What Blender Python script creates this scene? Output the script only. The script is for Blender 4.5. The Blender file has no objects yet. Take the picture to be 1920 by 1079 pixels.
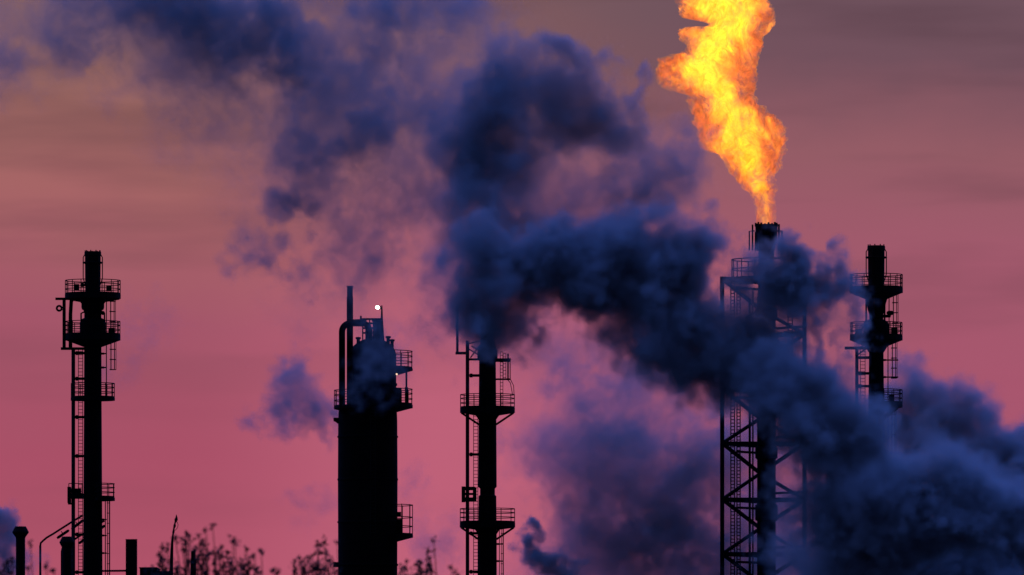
import bpy, math, random
import numpy as np
from mathutils import Vector, Matrix

SC = bpy.context.scene
COL = SC.collection
R = math.radians

# ------------------------------------------------------------------ camera
# telephoto view, 300 mm class lens, looking north at a plant 800 m away
CAM_Z = 1.7
D0 = 800.0
PXM = 20.0                       # photo pixels per metre at 800 m
UP = 47.3                        # height above the eye of the frame's middle at 800 m
cam = bpy.data.cameras.new('camera')
cam.sensor_width = 36.0
cam.lens = 36.0 * D0 / (1920 / PXM)
cam.shift_y = UP / (1920 / PXM)
cam.clip_start, cam.clip_end = 1.0, 20000.0
cam.dof.use_dof = True
cam.dof.focus_distance = D0
cam.dof.aperture_fstop = 3.0
cam_ob = bpy.data.objects.new('camera', cam)
COL.objects.link(cam_ob)
cam_ob.location = (0, 0, CAM_Z)
cam_ob.rotation_euler = (R(90), 0, 0)
SC.camera = cam_ob

# ------------------------------------------------------------------ render
SC.view_settings.view_transform = 'Standard'
SC.view_settings.look = 'None'
SC.view_settings.exposure = 0.0
SC.view_settings.gamma = 1.0
SC.cycles.volume_bounces = 1
SC.cycles.volume_step_rate = 1.0
SC.cycles.volume_max_steps = 512
SC.cycles.max_bounces = 6
SC.cycles.transparent_max_bounces = 24
SC.cycles.use_denoising = True


# ------------------------------------------------------------------ node helpers
def N(nt, kind, **kw):
    n = nt.nodes.new(kind)
    for k, v in kw.items():
        if k.startswith('_'):
            setattr(n, k[1:], v)
        else:
            key = int(k[1:]) if k[0] == 'i' and k[1:].isdigit() else k.replace('__', ' ')
            if isinstance(v, bpy.types.NodeSocket):
                nt.links.new(v, n.inputs[key])
            else:
                n.inputs[key].default_value = v
    return n


def math_(nt, op, a, b=None, c=None):
    n = nt.nodes.new('ShaderNodeMath')
    n.operation = op
    for i, v in enumerate((a, b, c)):
        if v is None:
            continue
        if isinstance(v, bpy.types.NodeSocket):
            nt.links.new(v, n.inputs[i])
        else:
            n.inputs[i].default_value = v
    return n.outputs[0]


def maprange(nt, v, a, b, c=0.0, d=1.0, smooth=False):
    n = nt.nodes.new('ShaderNodeMapRange')
    n.interpolation_type = 'SMOOTHSTEP' if smooth else 'LINEAR'
    nt.links.new(v, n.inputs[0])
    for i, x in enumerate((a, b, c, d)):
        n.inputs[i + 1].default_value = x
    return n.outputs[0]


def ramp(nt, fac, stops):
    n = nt.nodes.new('ShaderNodeValToRGB')
    nt.links.new(fac, n.inputs[0])
    e = n.color_ramp.elements
    while len(e) < len(stops):
        e.new(0.5)
    for el, (p, c) in zip(e, stops):
        el.position = p
        el.color = (*c, 1)
    return n.outputs[0]


def mixc(nt, fac, a, b, blend='MIX'):
    n = nt.nodes.new('ShaderNodeMix')
    n.data_type = 'RGBA'
    n.blend_type = blend
    for k, v in ((0, fac), (6, a), (7, b)):
        if isinstance(v, bpy.types.NodeSocket):
            nt.links.new(v, n.inputs[k])
        else:
            n.inputs[k].default_value = v if k == 0 else (*v, 1)
    return n.outputs[2]


def lin(r, g, b):
    f = lambda c: (c / 255 / 12.92) if c <= 10.31 else ((c / 255 + 0.055) / 1.055) ** 2.4
    return (f(r), f(g), f(b))


# ------------------------------------------------------------------ sky at dusk
SUN_AZ, SUN_EL = 6.0, -1.5       # sun just under the horizon, behind the plant
world = bpy.data.worlds.new('World')
SC.world = world
world.use_nodes = True
wt = world.node_tree
wt.nodes.clear()
tc = N(wt, 'ShaderNodeTexCoord')
sep = N(wt, 'ShaderNodeSeparateXYZ', i0=tc.outputs['Generated'])
dx, dy, dz = sep.outputs
# faint stratus streaks: noise stretched along the horizon
mp = N(wt, 'ShaderNodeMapping', Vector=tc.outputs['Generated'], Scale=(16.0, 16.0, 110.0))
nz = N(wt, 'ShaderNodeTexNoise', Vector=mp.outputs[0], Scale=1.0, Detail=4.0, Roughness=0.5)
mp2 = N(wt, 'ShaderNodeMapping', Vector=tc.outputs['Generated'], Scale=(30.0, 30.0, 60.0), Location=(3.1, 0.4, 1.7))
nz2 = N(wt, 'ShaderNodeTexNoise', Vector=mp2.outputs[0], Scale=1.0, Detail=4.0, Roughness=0.5)
zel = math_(wt, 'ADD', dz, math_(wt, 'MULTIPLY', math_(wt, 'SUBTRACT', nz2.outputs[0], 0.5), 0.018))
e = maprange(wt, zel, 0.02, 0.10)
glow_l = ramp(wt, e, [(0.00, lin(178, 84, 106)), (0.22, lin(169, 80, 103)), (0.42, lin(163, 86, 105)),
                      (0.62, lin(166, 101, 102)), (0.80, lin(154, 104, 97)), (1.00, lin(128, 97, 96))])
glow_r = ramp(wt, e, [(0.00, lin(174, 86, 114)), (0.30, lin(168, 86, 110)), (0.52, lin(160, 90, 108)),
                      (0.70, lin(148, 92, 102)), (0.84, lin(115, 81, 93)), (1.00, lin(108, 83, 94))])
side = maprange(wt, dx, -0.05, 0.04, smooth=True)
glow = mixc(wt, side, glow_l, glow_r)
# the after-glow is strongest low down in the middle, over the hidden sun
lobe = math_(wt, 'MULTIPLY', maprange(wt, math_(wt, 'ABSOLUTE', math_(wt, 'ADD', dx, 0.006)), 0.034, 0.002, smooth=True), maprange(wt, dz, 0.078, 0.045, smooth=True))
glow = mixc(wt, math_(wt, 'MULTIPLY', lobe, 0.62), glow, lin(202, 104, 128))
# streaks darken the glow a little, more so high up
band = maprange(wt, nz.outputs[0], 0.46, 0.66, 0.0, 1.0, smooth=True)
band = math_(wt, 'MULTIPLY', band, maprange(wt, dz, 0.045, 0.085, 0.08, 0.42))
glow = mixc(wt, band, glow, lin(82, 58, 68))
# physical twilight sky for everything away from the glow
sky = N(wt, 'ShaderNodeTexSky')
sky.sky_type = 'NISHITA'
sky.sun_disc = False
sky.sun_elevation = R(SUN_EL)
sky.sun_rotation = R(SUN_AZ)
sky_c = mixc(wt, 1.0, sky.outputs[0], (0.05, 0.05, 0.05), 'MULTIPLY')
DOME = (0.042, 0.095, 0.39)
# the twilight is brightest high up on the sunset side, darkest low behind the camera
tilt = math_(wt, 'ADD', math_(wt, 'MULTIPLY', dz, 0.82), math_(wt, 'MULTIPLY', dy, 0.57))
dome = mixc(wt, maprange(wt, tilt, 0.25, 1.0), tuple(c * 0.26 for c in DOME), tuple(c * 2.8 for c in DOME))
dome = mixc(wt, 1.0, dome, sky_c, 'ADD')
near_glow = math_(wt, 'MULTIPLY', maprange(wt, dy, 0.955, 0.992, smooth=True), maprange(wt, dz, 0.17, 0.098, smooth=True))
allsky = mixc(wt, near_glow, dome, glow)
allsky = mixc(wt, maprange(wt, dz, -0.004, 0.004), (0.004, 0.004, 0.008), allsky)
bg = N(wt, 'ShaderNodeBackground', Color=allsky, Strength=1.0)
wo = N(wt, 'ShaderNodeOutputWorld', Surface=bg.outputs[0])
world.cycles.sampling_method = 'MANUAL'
world.cycles.sample_map_resolution = 1024


# ------------------------------------------------------------------ materials
def metal(name, col, rough=0.6, metallic=0.3, scale=3.0):
    m = bpy.data.materials.new(name)
    m.use_nodes = True
    nt = m.node_tree
    b = nt.nodes['Principled BSDF']
    t = N(nt, 'ShaderNodeTexCoord')
    n1 = N(nt, 'ShaderNodeTexNoise', Vector=t.outputs['Object'], Scale=scale, Detail=6.0, Roughness=0.65)
    mpp = N(nt, 'ShaderNodeMapping', Vector=t.outputs['Object'], Scale=(4.0, 4.0, 0.35))
    n2 = N(nt, 'ShaderNodeTexNoise', Vector=mpp.outputs[0], Scale=2.0, Detail=4.0)
    c = ramp(nt, n1.outputs[0], [(0.3, tuple(x * 0.6 for x in col)), (0.7, col)])
    rust = maprange(nt, n2.outputs[0], 0.55, 0.75)
    c = mixc(nt, math_(nt, 'MULTIPLY', rust, 0.5), c, (col[0] * 1.1, col[1] * 0.7, col[2] * 0.5))
    nt.links.new(c, b.inputs['Base Color'])
    nt.links.new(maprange(nt, n1.outputs[0], 0.3, 0.7, rough - 0.1, rough + 0.15), b.inputs['Roughness'])
    b.inputs['Metallic'].default_value = metallic
    b.inputs['Specular IOR Level'].default_value = 0.15
    bp = N(nt, 'ShaderNodeBump', Strength=0.2, Distance=0.02, Height=n1.outputs[0])
    nt.links.new(bp.outputs[0], b.inputs['Normal'])
    return m


M_STEEL = metal('sooty_steel', (0.005, 0.0045, 0.0045), 0.85, 0.0)
M_PIPE = metal('weathered_pipe', (0.03, 0.03, 0.033), 0.6, 0.1)
M_GALV = metal('galvanised_steel', (0.02, 0.02, 0.02), 0.7, 0.1)
M_CLAD = metal('dark_cladding', (0.0035, 0.003, 0.003), 0.9, 0.0, 1.2)
M_WALL = metal('rendered_wall', (0.02, 0.018, 0.017), 0.9, 0.0)


def leaf_mat(name, col):
    m = bpy.data.materials.new(name)
    m.use_nodes = True
    nt = m.node_tree
    b = nt.nodes['Principled BSDF']
    g = N(nt, 'ShaderNodeNewGeometry')
    c = ramp(nt, g.outputs['Random Per Island'], [(0.0, tuple(x * 0.6 for x in col)), (1.0, tuple(x * 1.3 for x in col))])
    nt.links.new(c, b.inputs['Base Color'])
    b.inputs['Roughness'].default_value = 0.6
    return m


M_LEAF = leaf_mat('autumn_leaf', (0.022, 0.016, 0.010))
M_BARK = metal('bark', (0.03, 0.024, 0.02), 0.9, 0.0, 12.0)


def lamp_mat(name, col, strength):
    m = bpy.data.materials.new(name)
    m.use_nodes = True
    nt = m.node_tree
    nt.nodes.clear()
    t = N(nt, 'ShaderNodeTexCoord')
    nn = N(nt, 'ShaderNodeTexNoise', Vector=t.outputs['Object'], Scale=8.0)
    e_ = N(nt, 'ShaderNodeEmission', Color=(*col, 1), Strength=maprange(nt, nn.outputs[0], 0.0, 1.0, strength * 0.8, strength * 1.2))
    N(nt, 'ShaderNodeOutputMaterial', Surface=e_.outputs[0])
    return m


M_LAMP = lamp_mat('lit_lamp', (1.0, 0.93, 0.80), 9.0)
M_LAMP2 = lamp_mat('dim_lamp', (1.0, 0.66, 0.42), 1.5)


# ------------------------------------------------------------------ mesh helpers
class MB:
    def __init__(self):
        self.v, self.f = [], []

    def add(self, vs, fs):
        o = len(self.v)
        self.v += [tuple(p) for p in vs]
        self.f += [tuple(i + o for i in f) for f in fs]
        return self

    def box(self, x0, x1, y0, y1, z0, z1):
        vs = [(x, y, z) for z in (z0, z1) for y in (y0, y1) for x in (x0, x1)]
        return self.add(vs, [(0, 2, 3, 1), (4, 5, 7, 6), (0, 1, 5, 4), (2, 6, 7, 3), (0, 4, 6, 2), (1, 3, 7, 5)])

    def tube(self, pts, r, n=8, cap=True):
        pts = [Vector(p) for p in pts]
        rs = r if isinstance(r, (list, tuple)) else [r] * len(pts)
        rings = []
        ref = None
        for i, p in enumerate(pts):
            a = pts[max(i - 1, 0)]
            b = pts[min(i + 1, len(pts) - 1)]
            t = (b - a).normalized()
            if ref is None:
                ref = Vector((0, 1, 0)) if abs(t.y) < 0.9 else Vector((1, 0, 0))
            u = (ref - t * ref.dot(t)).normalized()
            ref = u
            w = t.cross(u)
            rings.append([p + (u * math.cos(2 * math.pi * k / n) + w * math.sin(2 * math.pi * k / n)) * rs[i] for k in range(n)])
        vs = [q for rg in rings for q in rg]
        fs = []
        for i in range(len(pts) - 1):
            for k in range(n):
                fs.append((i * n + k, i * n + (k + 1) % n, (i + 1) * n + (k + 1) % n, (i + 1) * n + k))
        if cap:
            fs.append(tuple(range(n - 1, -1, -1)))
            fs.append(tuple((len(pts) - 1) * n + k for k in range(n)))
        return self.add(vs, fs)

    def lathe(self, prof, n=32, cx=0.0, cy=0.0, cap=True):
        """prof: list of (radius, z) from bottom to top"""
        vs, fs = [], []
        for r, z in prof:
            for k in range(n):
                a = 2 * math.pi * k / n
                vs.append((cx + r * math.cos(a), cy + r * math.sin(a), z))
        for i in range(len(prof) - 1):
            for k in range(n):
                fs.append((i * n + k, i * n + (k + 1) % n, (i + 1) * n + (k + 1) % n, (i + 1) * n + k))
        if cap:
            fs.append(tuple(range(n - 1, -1, -1)))
            fs.append(tuple((len(prof) - 1) * n + k for k in range(n)))
        return self.add(vs, fs)

    def sector(self, r0, r1, z0, z1, a0, a1, n=24, cx=0.0, cy=0.0):
        """a piece of a ring, angles in degrees, 0 = +x, 90 = away from the camera"""
        full = abs(a1 - a0) >= 359.9
        m = n if full else n + 1
        vs, fs = [], []
        for k in range(m):
            a = R(a0 + (a1 - a0) * k / n)
            c, s = math.cos(a), math.sin(a)
            for r, z in ((r0, z0), (r1, z0), (r1, z1), (r0, z1)):
                vs.append((cx + r * c, cy + r * s, z))
        for k in range(n):
            p, q = k * 4, ((k + 1) % m) * 4
            for j in range(4):
                fs.append((p + j, q + j, q + (j + 1) % 4, p + (j + 1) % 4))
        if not full:
            fs += [(0, 3, 2, 1), (n * 4, n * 4 + 1, n * 4 + 2, n * 4 + 3)]
        return self.add(vs, fs)

    def arc(self, r, z, a0, a1, tr, n=24, cx=0.0, cy=0.0):
        pts = [(cx + r * math.cos(R(a0 + (a1 - a0) * k / n)), cy + r * math.sin(R(a0 + (a1 - a0) * k / n)), z) for k in range(n + 1)]
        return self.tube(pts, tr, 6)

    def sphere(self, c, r, n=10, sz=1.0):
        prof = [(max(0.001, r * math.sin(math.pi * i / n)), -r * sz * math.cos(math.pi * i / n)) for i in range(n + 1)]
        vs, fs = [], []
        m = n * 2
        for rr, z in prof:
            for k in range(m):
                a = 2 * math.pi * k / m
                vs.append((c[0] + rr * math.cos(a), c[1] + rr * math.sin(a), c[2] + z))
        for i in range(n):
            for k in range(m):
                fs.append((i * m + k, i * m + (k + 1) % m, (i + 1) * m + (k + 1) % m, (i + 1) * m + k))
        return self.add(vs, fs)

    def build(self, name, mat, parent=None, smooth=False):
        me = bpy.data.meshes.new(name)
        me.from_pydata(self.v, [], self.f)
        me.update()
        if smooth:
            me.polygons.foreach_set('use_smooth', [True] * len(me.polygons))
            me.set_sharp_from_angle(angle=R(40))
        me.materials.append(mat)
        o = bpy.data.objects.new(name, me)
        COL.objects.link(o)
        if parent is not None:
            o.parent = parent
        return o


def thing(name, label, cat, loc=(0, 0, 0), group=None):
    o = bpy.data.objects.new(name, None)
    o.empty_display_size = 0.5
    COL.objects.link(o)
    o.location = loc
    o['label'] = label
    o['category'] = cat
    if group:
        o['group'] = group
    return o


def tag(o, label=None, cat=None, group=None, kind=None):
    for k, v in (('label', label), ('category', cat), ('group', group), ('kind', kind)):
        if v:
            o[k] = v
    return o


class Plane:
    """metric coordinates of things that stand Y metres away; local x is measured from a thing's own axis"""
    def __init__(self, Y, px0):
        self.Y, self.k, self.px0 = Y, Y / D0 / PXM, px0
        self.loc = ((px0 - 960) * self.k, Y, 0.0)

    def x(self, px):
        return (px - self.px0) * self.k

    def z(self, py):
        return CAM_Z + (UP * PXM + 540 - py) * self.k

    def s(self, d):
        return d * self.k


# ------------------------------------------------------------------ ground
def ground():
    m = bpy.data.materials.new('dark_ground')
    m.use_nodes = True
    nt = m.node_tree
    b = nt.nodes['Principled BSDF']
    t = N(nt, 'ShaderNodeTexCoord')
    n1 = N(nt, 'ShaderNodeTexNoise', Vector=t.outputs['Object'], Scale=0.05, Detail=8.0)
    n2 = N(nt, 'ShaderNodeTexNoise', Vector=t.outputs['Object'], Scale=4.0, Detail=6.0)
    c = ramp(nt, n1.outputs[0], [(0.35, (0.035, 0.04, 0.02)), (0.6, (0.06, 0.055, 0.045))])
    c = mixc(nt, 0.5, c, ramp(nt, n2.outputs[0], [(0.3, (0.02, 0.02, 0.015)), (0.7, (0.07, 0.065, 0.055))]))
    nt.links.new(c, b.inputs['Base Color'])
    b.inputs['Roughness'].default_value = 0.95
    mb = MB()
    s = 9000
    mb.add([(-s, -1500, 0), (s, -1500, 0), (s, 9000, 0), (-s, 9000, 0)], [(0, 1, 2, 3)])
    o = mb.build('ground', m)
    tag(o, kind='structure')


ground()


# ------------------------------------------------------------------ shared tower parts
def platform(parent, z, r0, r1, rail=1.15, a0=0, a1=360, deck=0.28, cone=0.0, braces=(), posts=14, rr=0.042, kick=True, rails=(0.38, 0.72, 1.0), cx=0.0, cy=0.0, mat=None):
    mat = mat or M_STEEL
    full = abs(a1 - a0) >= 359.9
    d = MB().sector(r0, r1, z - deck, z, a0, a1, 32, cx, cy)
    if cone > 0:
        # tapered underside plates
        vs, fs = [], []
        n = 32
        m = n if full else n + 1
        for k in range(m):
            a = R(a0 + (a1 - a0) * k / n)
            c, s = math.cos(a), math.sin(a)
            for r, zz in ((r0, z - deck - 0.004), (r1 * 0.985, z - deck - 0.004), (r0, z - deck - cone)):
                vs.append((cx + r * c, cy + r * s, zz))
        for k in range(n):
            p, q = k * 3, ((k + 1) % m) * 3
            for j in range(3):
                fs.append((p + j, q + j, q + (j + 1) % 3, p + (j + 1) % 3))
        if not full:
            fs += [(0, 2, 1), (n * 3, n * 3 + 1, n * 3 + 2)]
        d.add(vs, fs)
    for a, drop in braces:
        c, s = math.cos(R(a)), math.sin(R(a))
        d.tube([(cx + r1 * 0.95 * c, cy + r1 * 0.95 * s, z - deck), (cx + r0 * c, cy + r0 * s, z - deck - drop)], 0.11, 6)
    dk = d.build('platform', mat, parent)
    h = MB()
    n = max(2, int(round(posts * abs(a1 - a0) / 360)))
    for k in range(n + (0 if full else 1)):
        a = R(a0 + (a1 - a0) * k / n)
        p = (cx + (r1 - 0.05) * math.cos(a), cy + (r1 - 0.05) * math.sin(a))
        h.tube([(*p, z), (*p, z + rail)], rr, 6)
    for f in rails:
        h.arc(r1 - 0.05, z + rail * f, a0, a1, rr, 36, cx, cy)
    if not full:
        for a in (a0, a1):
            c, s = math.cos(R(a)), math.sin(R(a))
            for f in rails:
                h.tube([(cx + r0 * c, cy + r0 * s, z + rail * f), (cx + (r1 - 0.05) * c, cy + (r1 - 0.05) * s, z + rail * f)], rr, 6)
    if kick:
        h.sector(r1 - 0.07, r1 - 0.045, z + 0.002, z + 0.14, a0, a1, 36, cx, cy)
    h.build('handrail', mat, dk)
    return dk


def ladder(parent, x, y, z0, z1, cage=True, w=0.45, out=1.0, rr=0.04, cage_from=None, cage_r=0.42):
    """vertical ladder; the safety cage bulges out along x by the sign of out"""
    m = MB()
    for s in (-0.5, 0.5):
        m.tube([(x, y + s * w, z0), (x, y + s * w, z1)], rr, 6)
    k = 0
    z = z0 + 0.15
    while z < z1:
        m.tube([(x, y - 0.5 * w, z), (x, y + 0.5 * w, z)], rr * 0.6, 5)
        z += 0.32
    o = m.build('ladder', M_GALV, parent)
    if cage:
        c = MB()
        cf = cage_from if cage_from is not None else z0 + 0.3
        a0, a1 = (-105, 105) if out > 0 else (75, 285)
        cx = x + out * cage_r * 0.9
        z = cf
        while z <= z1:
            c.arc(cage_r, z, a0, a1, rr * 0.8, 12, cx, y)
            z += 0.95
        for a in np.linspace(a0 + 15, a1 - 15, 5):
            p = (cx + cage_r * math.cos(R(a)), y + cage_r * math.sin(R(a)))
            c.tube([(*p, cf), (*p, z1)], rr * 0.7, 5)
        c.build('cage', M_GALV, o)
    return o


def slim_ladder(parent, x, y, z0, z1, w=0.42, rr=0.035):
    """ladder seen from the front: both rails side by side in x"""
    m = MB()
    for s in (-0.5, 0.5):
        m.tube([(x + s * w, y, z0), (x + s * w, y, z1)], rr, 6)
    z = z0 + 0.15
    while z < z1:
        m.tube([(x - 0.5 * w, y, z), (x + 0.5 * w, y, z)], rr * 0.8, 5)
        z += 0.32
    return m.build('ladder', M_GALV, parent)


def pipe(parent, pts, r, mat=None, n=14, name='pipe'):
    return MB().tube(pts, r, n).build(name, mat or M_PIPE, parent, smooth=True)


# ------------------------------------------------------------------ slim stacks with ring platforms
def head_section(P, t, sc, top, cx=0.0):
    """flared stack head with guide rods and its two crowded upper platforms; top = photo row of the rim, sc = size factor"""
    z = lambda d: P.z(top + d * sc)
    s = lambda d: P.s(d * sc)
    m = MB().lathe([(s(14.0), z(100)), (s(14.6), z(40)), (s(14.8), z(9)), (s(15.8), z(8)), (s(15.8), z(1.5)), (s(15.0), z(0)), (s(12.8), z(0)), (s(12.6), z(12))], 32)
    for k in range(9):
        a = 2 * math.pi * k / 9 + 0.3
        px, py = s(14.3) * math.cos(a), s(14.3) * math.sin(a)
        m.box(px - 0.05, px + 0.05, py - 0.05, py + 0.05, z(0) - 0.02, z(-2.2))
    m.build('stack_head', M_STEEL, t, smooth=True)
    g = MB()
    for k in range(6):
        a = 2 * math.pi * k / 6 + 0.1
        r_ = s(18.0)
        p = (r_ * math.cos(a), r_ * math.sin(a))
        q = (s(14.5) * math.cos(a), s(14.5) * math.sin(a))
        g.tube([(*q, z(5)), (*p, z(11)), (*p, z(50)), (*q, z(62))], 0.055, 6)
    g.arc(s(18.5), z(21), 0, 360, 0.05, 32)
    g.arc(s(17.2), z(21), 0, 360, 0.09, 32)
    g.build('pilot_pipework', M_STEEL, t)


def brackets(parent, zs, x0, x1, y=0.0, th=0.12):
    for z in zs:
        m = MB().box(min(x0, x1), max(x0, x1), y - 0.14, y + 0.14, z - th, z + th)
        m.box(min(x0, x1) + 0.05, min(x0, x1) + 0.3, y - 0.2, y + 0.2, z - th * 1.5, z + th * 1.5)
        m.build('bracket', M_STEEL, parent)


def left_stack():
    P = Plane(800, 174.0)
    x, z, s = P.x, P.z, P.s
    t = thing('flare_stack', 'tall slim dark stack beside the two lamp posts, wide ring platforms near its top', 'tower', P.loc, 'slim stacks with ring platforms')
    MB().lathe([(s(18.6), 0), (s(18.2), z(1079)), (s(17.4), z(900)), (s(16.6), z(760)), (s(16.2), z(640)), (s(16.0), z(572))], 32).build('shaft', M_CLAD, t, smooth=True)
    head_section(P, t, 1.0, 472.5)
    # collars and cones
    MB().lathe([(s(16.2), z(587)), (s(17.5), z(583)), (s(20.5), z(581)), (s(21.5), z(577)), (s(21.5), z(570)), (s(23), z(569)), (s(23), z(562.5))], 28).build('collar', M_STEEL, t, smooth=True)
    MB().lathe([(s(16.6), z(644)), (s(24.5), z(638)), (s(24.5), z(606)), (s(22.5), z(600)), (s(16.3), z(597))], 28).build('collar', M_STEEL, t, smooth=True)
    platform(t, z(553), s(15), s(52.5), s(26), deck=s(8), posts=16, braces=((180, 0.3), (0, 0.3)))
    platform(t, z(629), s(16), s(52), s(25), deck=s(10), cone=s(13), posts=16, braces=((-20, 0.5), (200, 0.5)))
    platform(t, z(747), s(16), s(41.5), s(27), deck=s(5), posts=14)
    platform(t, z(934), s(17), s(41.5), s(26), deck=s(6), posts=12, a0=-75, a1=75)
    # hoist beam, davit ring, hanging riser pipes on the left
    h = MB().box(x(104), x(150), -0.18, 0.18, z(563.5), z(559.0))
    h.arc(s(4.6), 0, 0, 360, 0.10, 14)
    n0 = 14 * 0
    o = h.build('hoist_beam', M_STEEL, t)
    # turn the davit ring upright in front of the beam end
    me = o.data
    for v in me.vertices[8:]:
        px, py, pz = v.co
        v.co = (x(111) + px, pz, z(579) + py)
    pipe(t, [(x(120.5), -0.25, z(657)), (x(120.5), -0.25, z(562))], s(3.2), M_STEEL)
    pipe(t, [(x(132.5), -0.35, z(657)), (x(132.5), -0.35, z(590)), (x(134), -0.35, z(566)), (x(140), -0.35, z(560))], s(3.6), M_STEEL)
    MB().box(x(114.5), x(160), -0.5, 0.2, z(657), z(652.5)).build('support_beam', M_STEEL, t)
    # little valves on the shaft
    v = MB()
    v.sphere((x(193), -0.2, z(588)), s(4), 8)
    v.tube([(x(186), -0.2, z(588)), (x(194), -0.2, z(588))], s(2), 8)
    v.build('valve', M_STEEL, t)
    v = MB()
    v.sphere((x(155), -0.6, z(536)), s(4), 8)
    v.tube([(x(154), -0.6, z(536)), (x(166), -0.2, z(536))], s(2), 8)
    v.build('valve', M_STEEL, t)
    for a_, r0_, r1_ in ((200, 586, 610), (250, 560, 600), (310, 566, 640), (-15, 586, 604)):
        c_, s_ = math.cos(R(a_)) * s(20.5), math.sin(R(a_)) * s(20.5)
        MB().tube([(c_ * 0.8, s_ * 0.8, z(r0_)), (c_ * 1.12, s_ * 1.12, z(r0_ + 3)), (c_ * 1.12, s_ * 1.12, z(r1_ - 3)), (c_ * 0.8, s_ * 0.8, z(r1_))], s(1.6), 8).build('steam_pipe', M_STEEL, t, True)
    for a_, zz_, w_ in ((185, 634, 7), (-8, 622, 6), (215, 541, 5), (-30, 543, 5)):
        c_, s_ = math.cos(R(a_)) * s(36), math.sin(R(a_)) * s(36)
        MB().box(c_ - s(w_), c_ + s(w_), s_ - 0.2, s_ + 0.2, z(zz_) - s(5), z(zz_) + s(6)).build('control_box', M_STEEL, t)
    # long riser pipe and its brackets
    pipe(t, [(x(137.5), -0.1, 0), (x(137.5), -0.1, z(655))], s(3.6), M_PIPE)
    brackets(t, [z(p) for p in (663, 711, 783, 856, 1003, 1074)], x(141), x(159))
    slim_ladder(t, x(150.5), 0.5, 0, z(655), w=s(8))
    # ladders on the right
    ladder(t, x(199.5), 0, z(747), z(629), out=1, w=0.5, cage_r=s(9.5), cage_from=z(694))
    ladder(t, x(199.5), 0, z(629), z(556), out=1, w=0.5, cage_r=s(9))
    ladder(t, x(197.5), 0, 0, z(936), out=1, w=0.45, cage_r=s(4.5))
    brackets(t, [z(p) for p in (664, 690, 975, 1005, 1038)], x(189), x(200), 0, 0.06)
    # instrument house on the lower left
    b = MB().box(x(127), x(133), -0.7, 0.6, z(944), z(914)).box(x(133.2), x(156), -0.9, 0.6, z(936), z(926)).box(x(134), x(152), -0.55, 0.55, z(925.5), z(917))
    b.box(x(128), x(140), -0.8, 0.2, z(947), z(944.2))
    for q in (130, 139, 148, 155):
        b.tube([(x(q), -0.9, z(926)), (x(q), -0.9, z(908))], 0.045, 6)
    b.tube([(x(130), -0.9, z(908)), (x(156), -0.9, z(908))], 0.045, 6)
    b.build('instrument_cabinet', M_STEEL, t)
    return t


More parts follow.
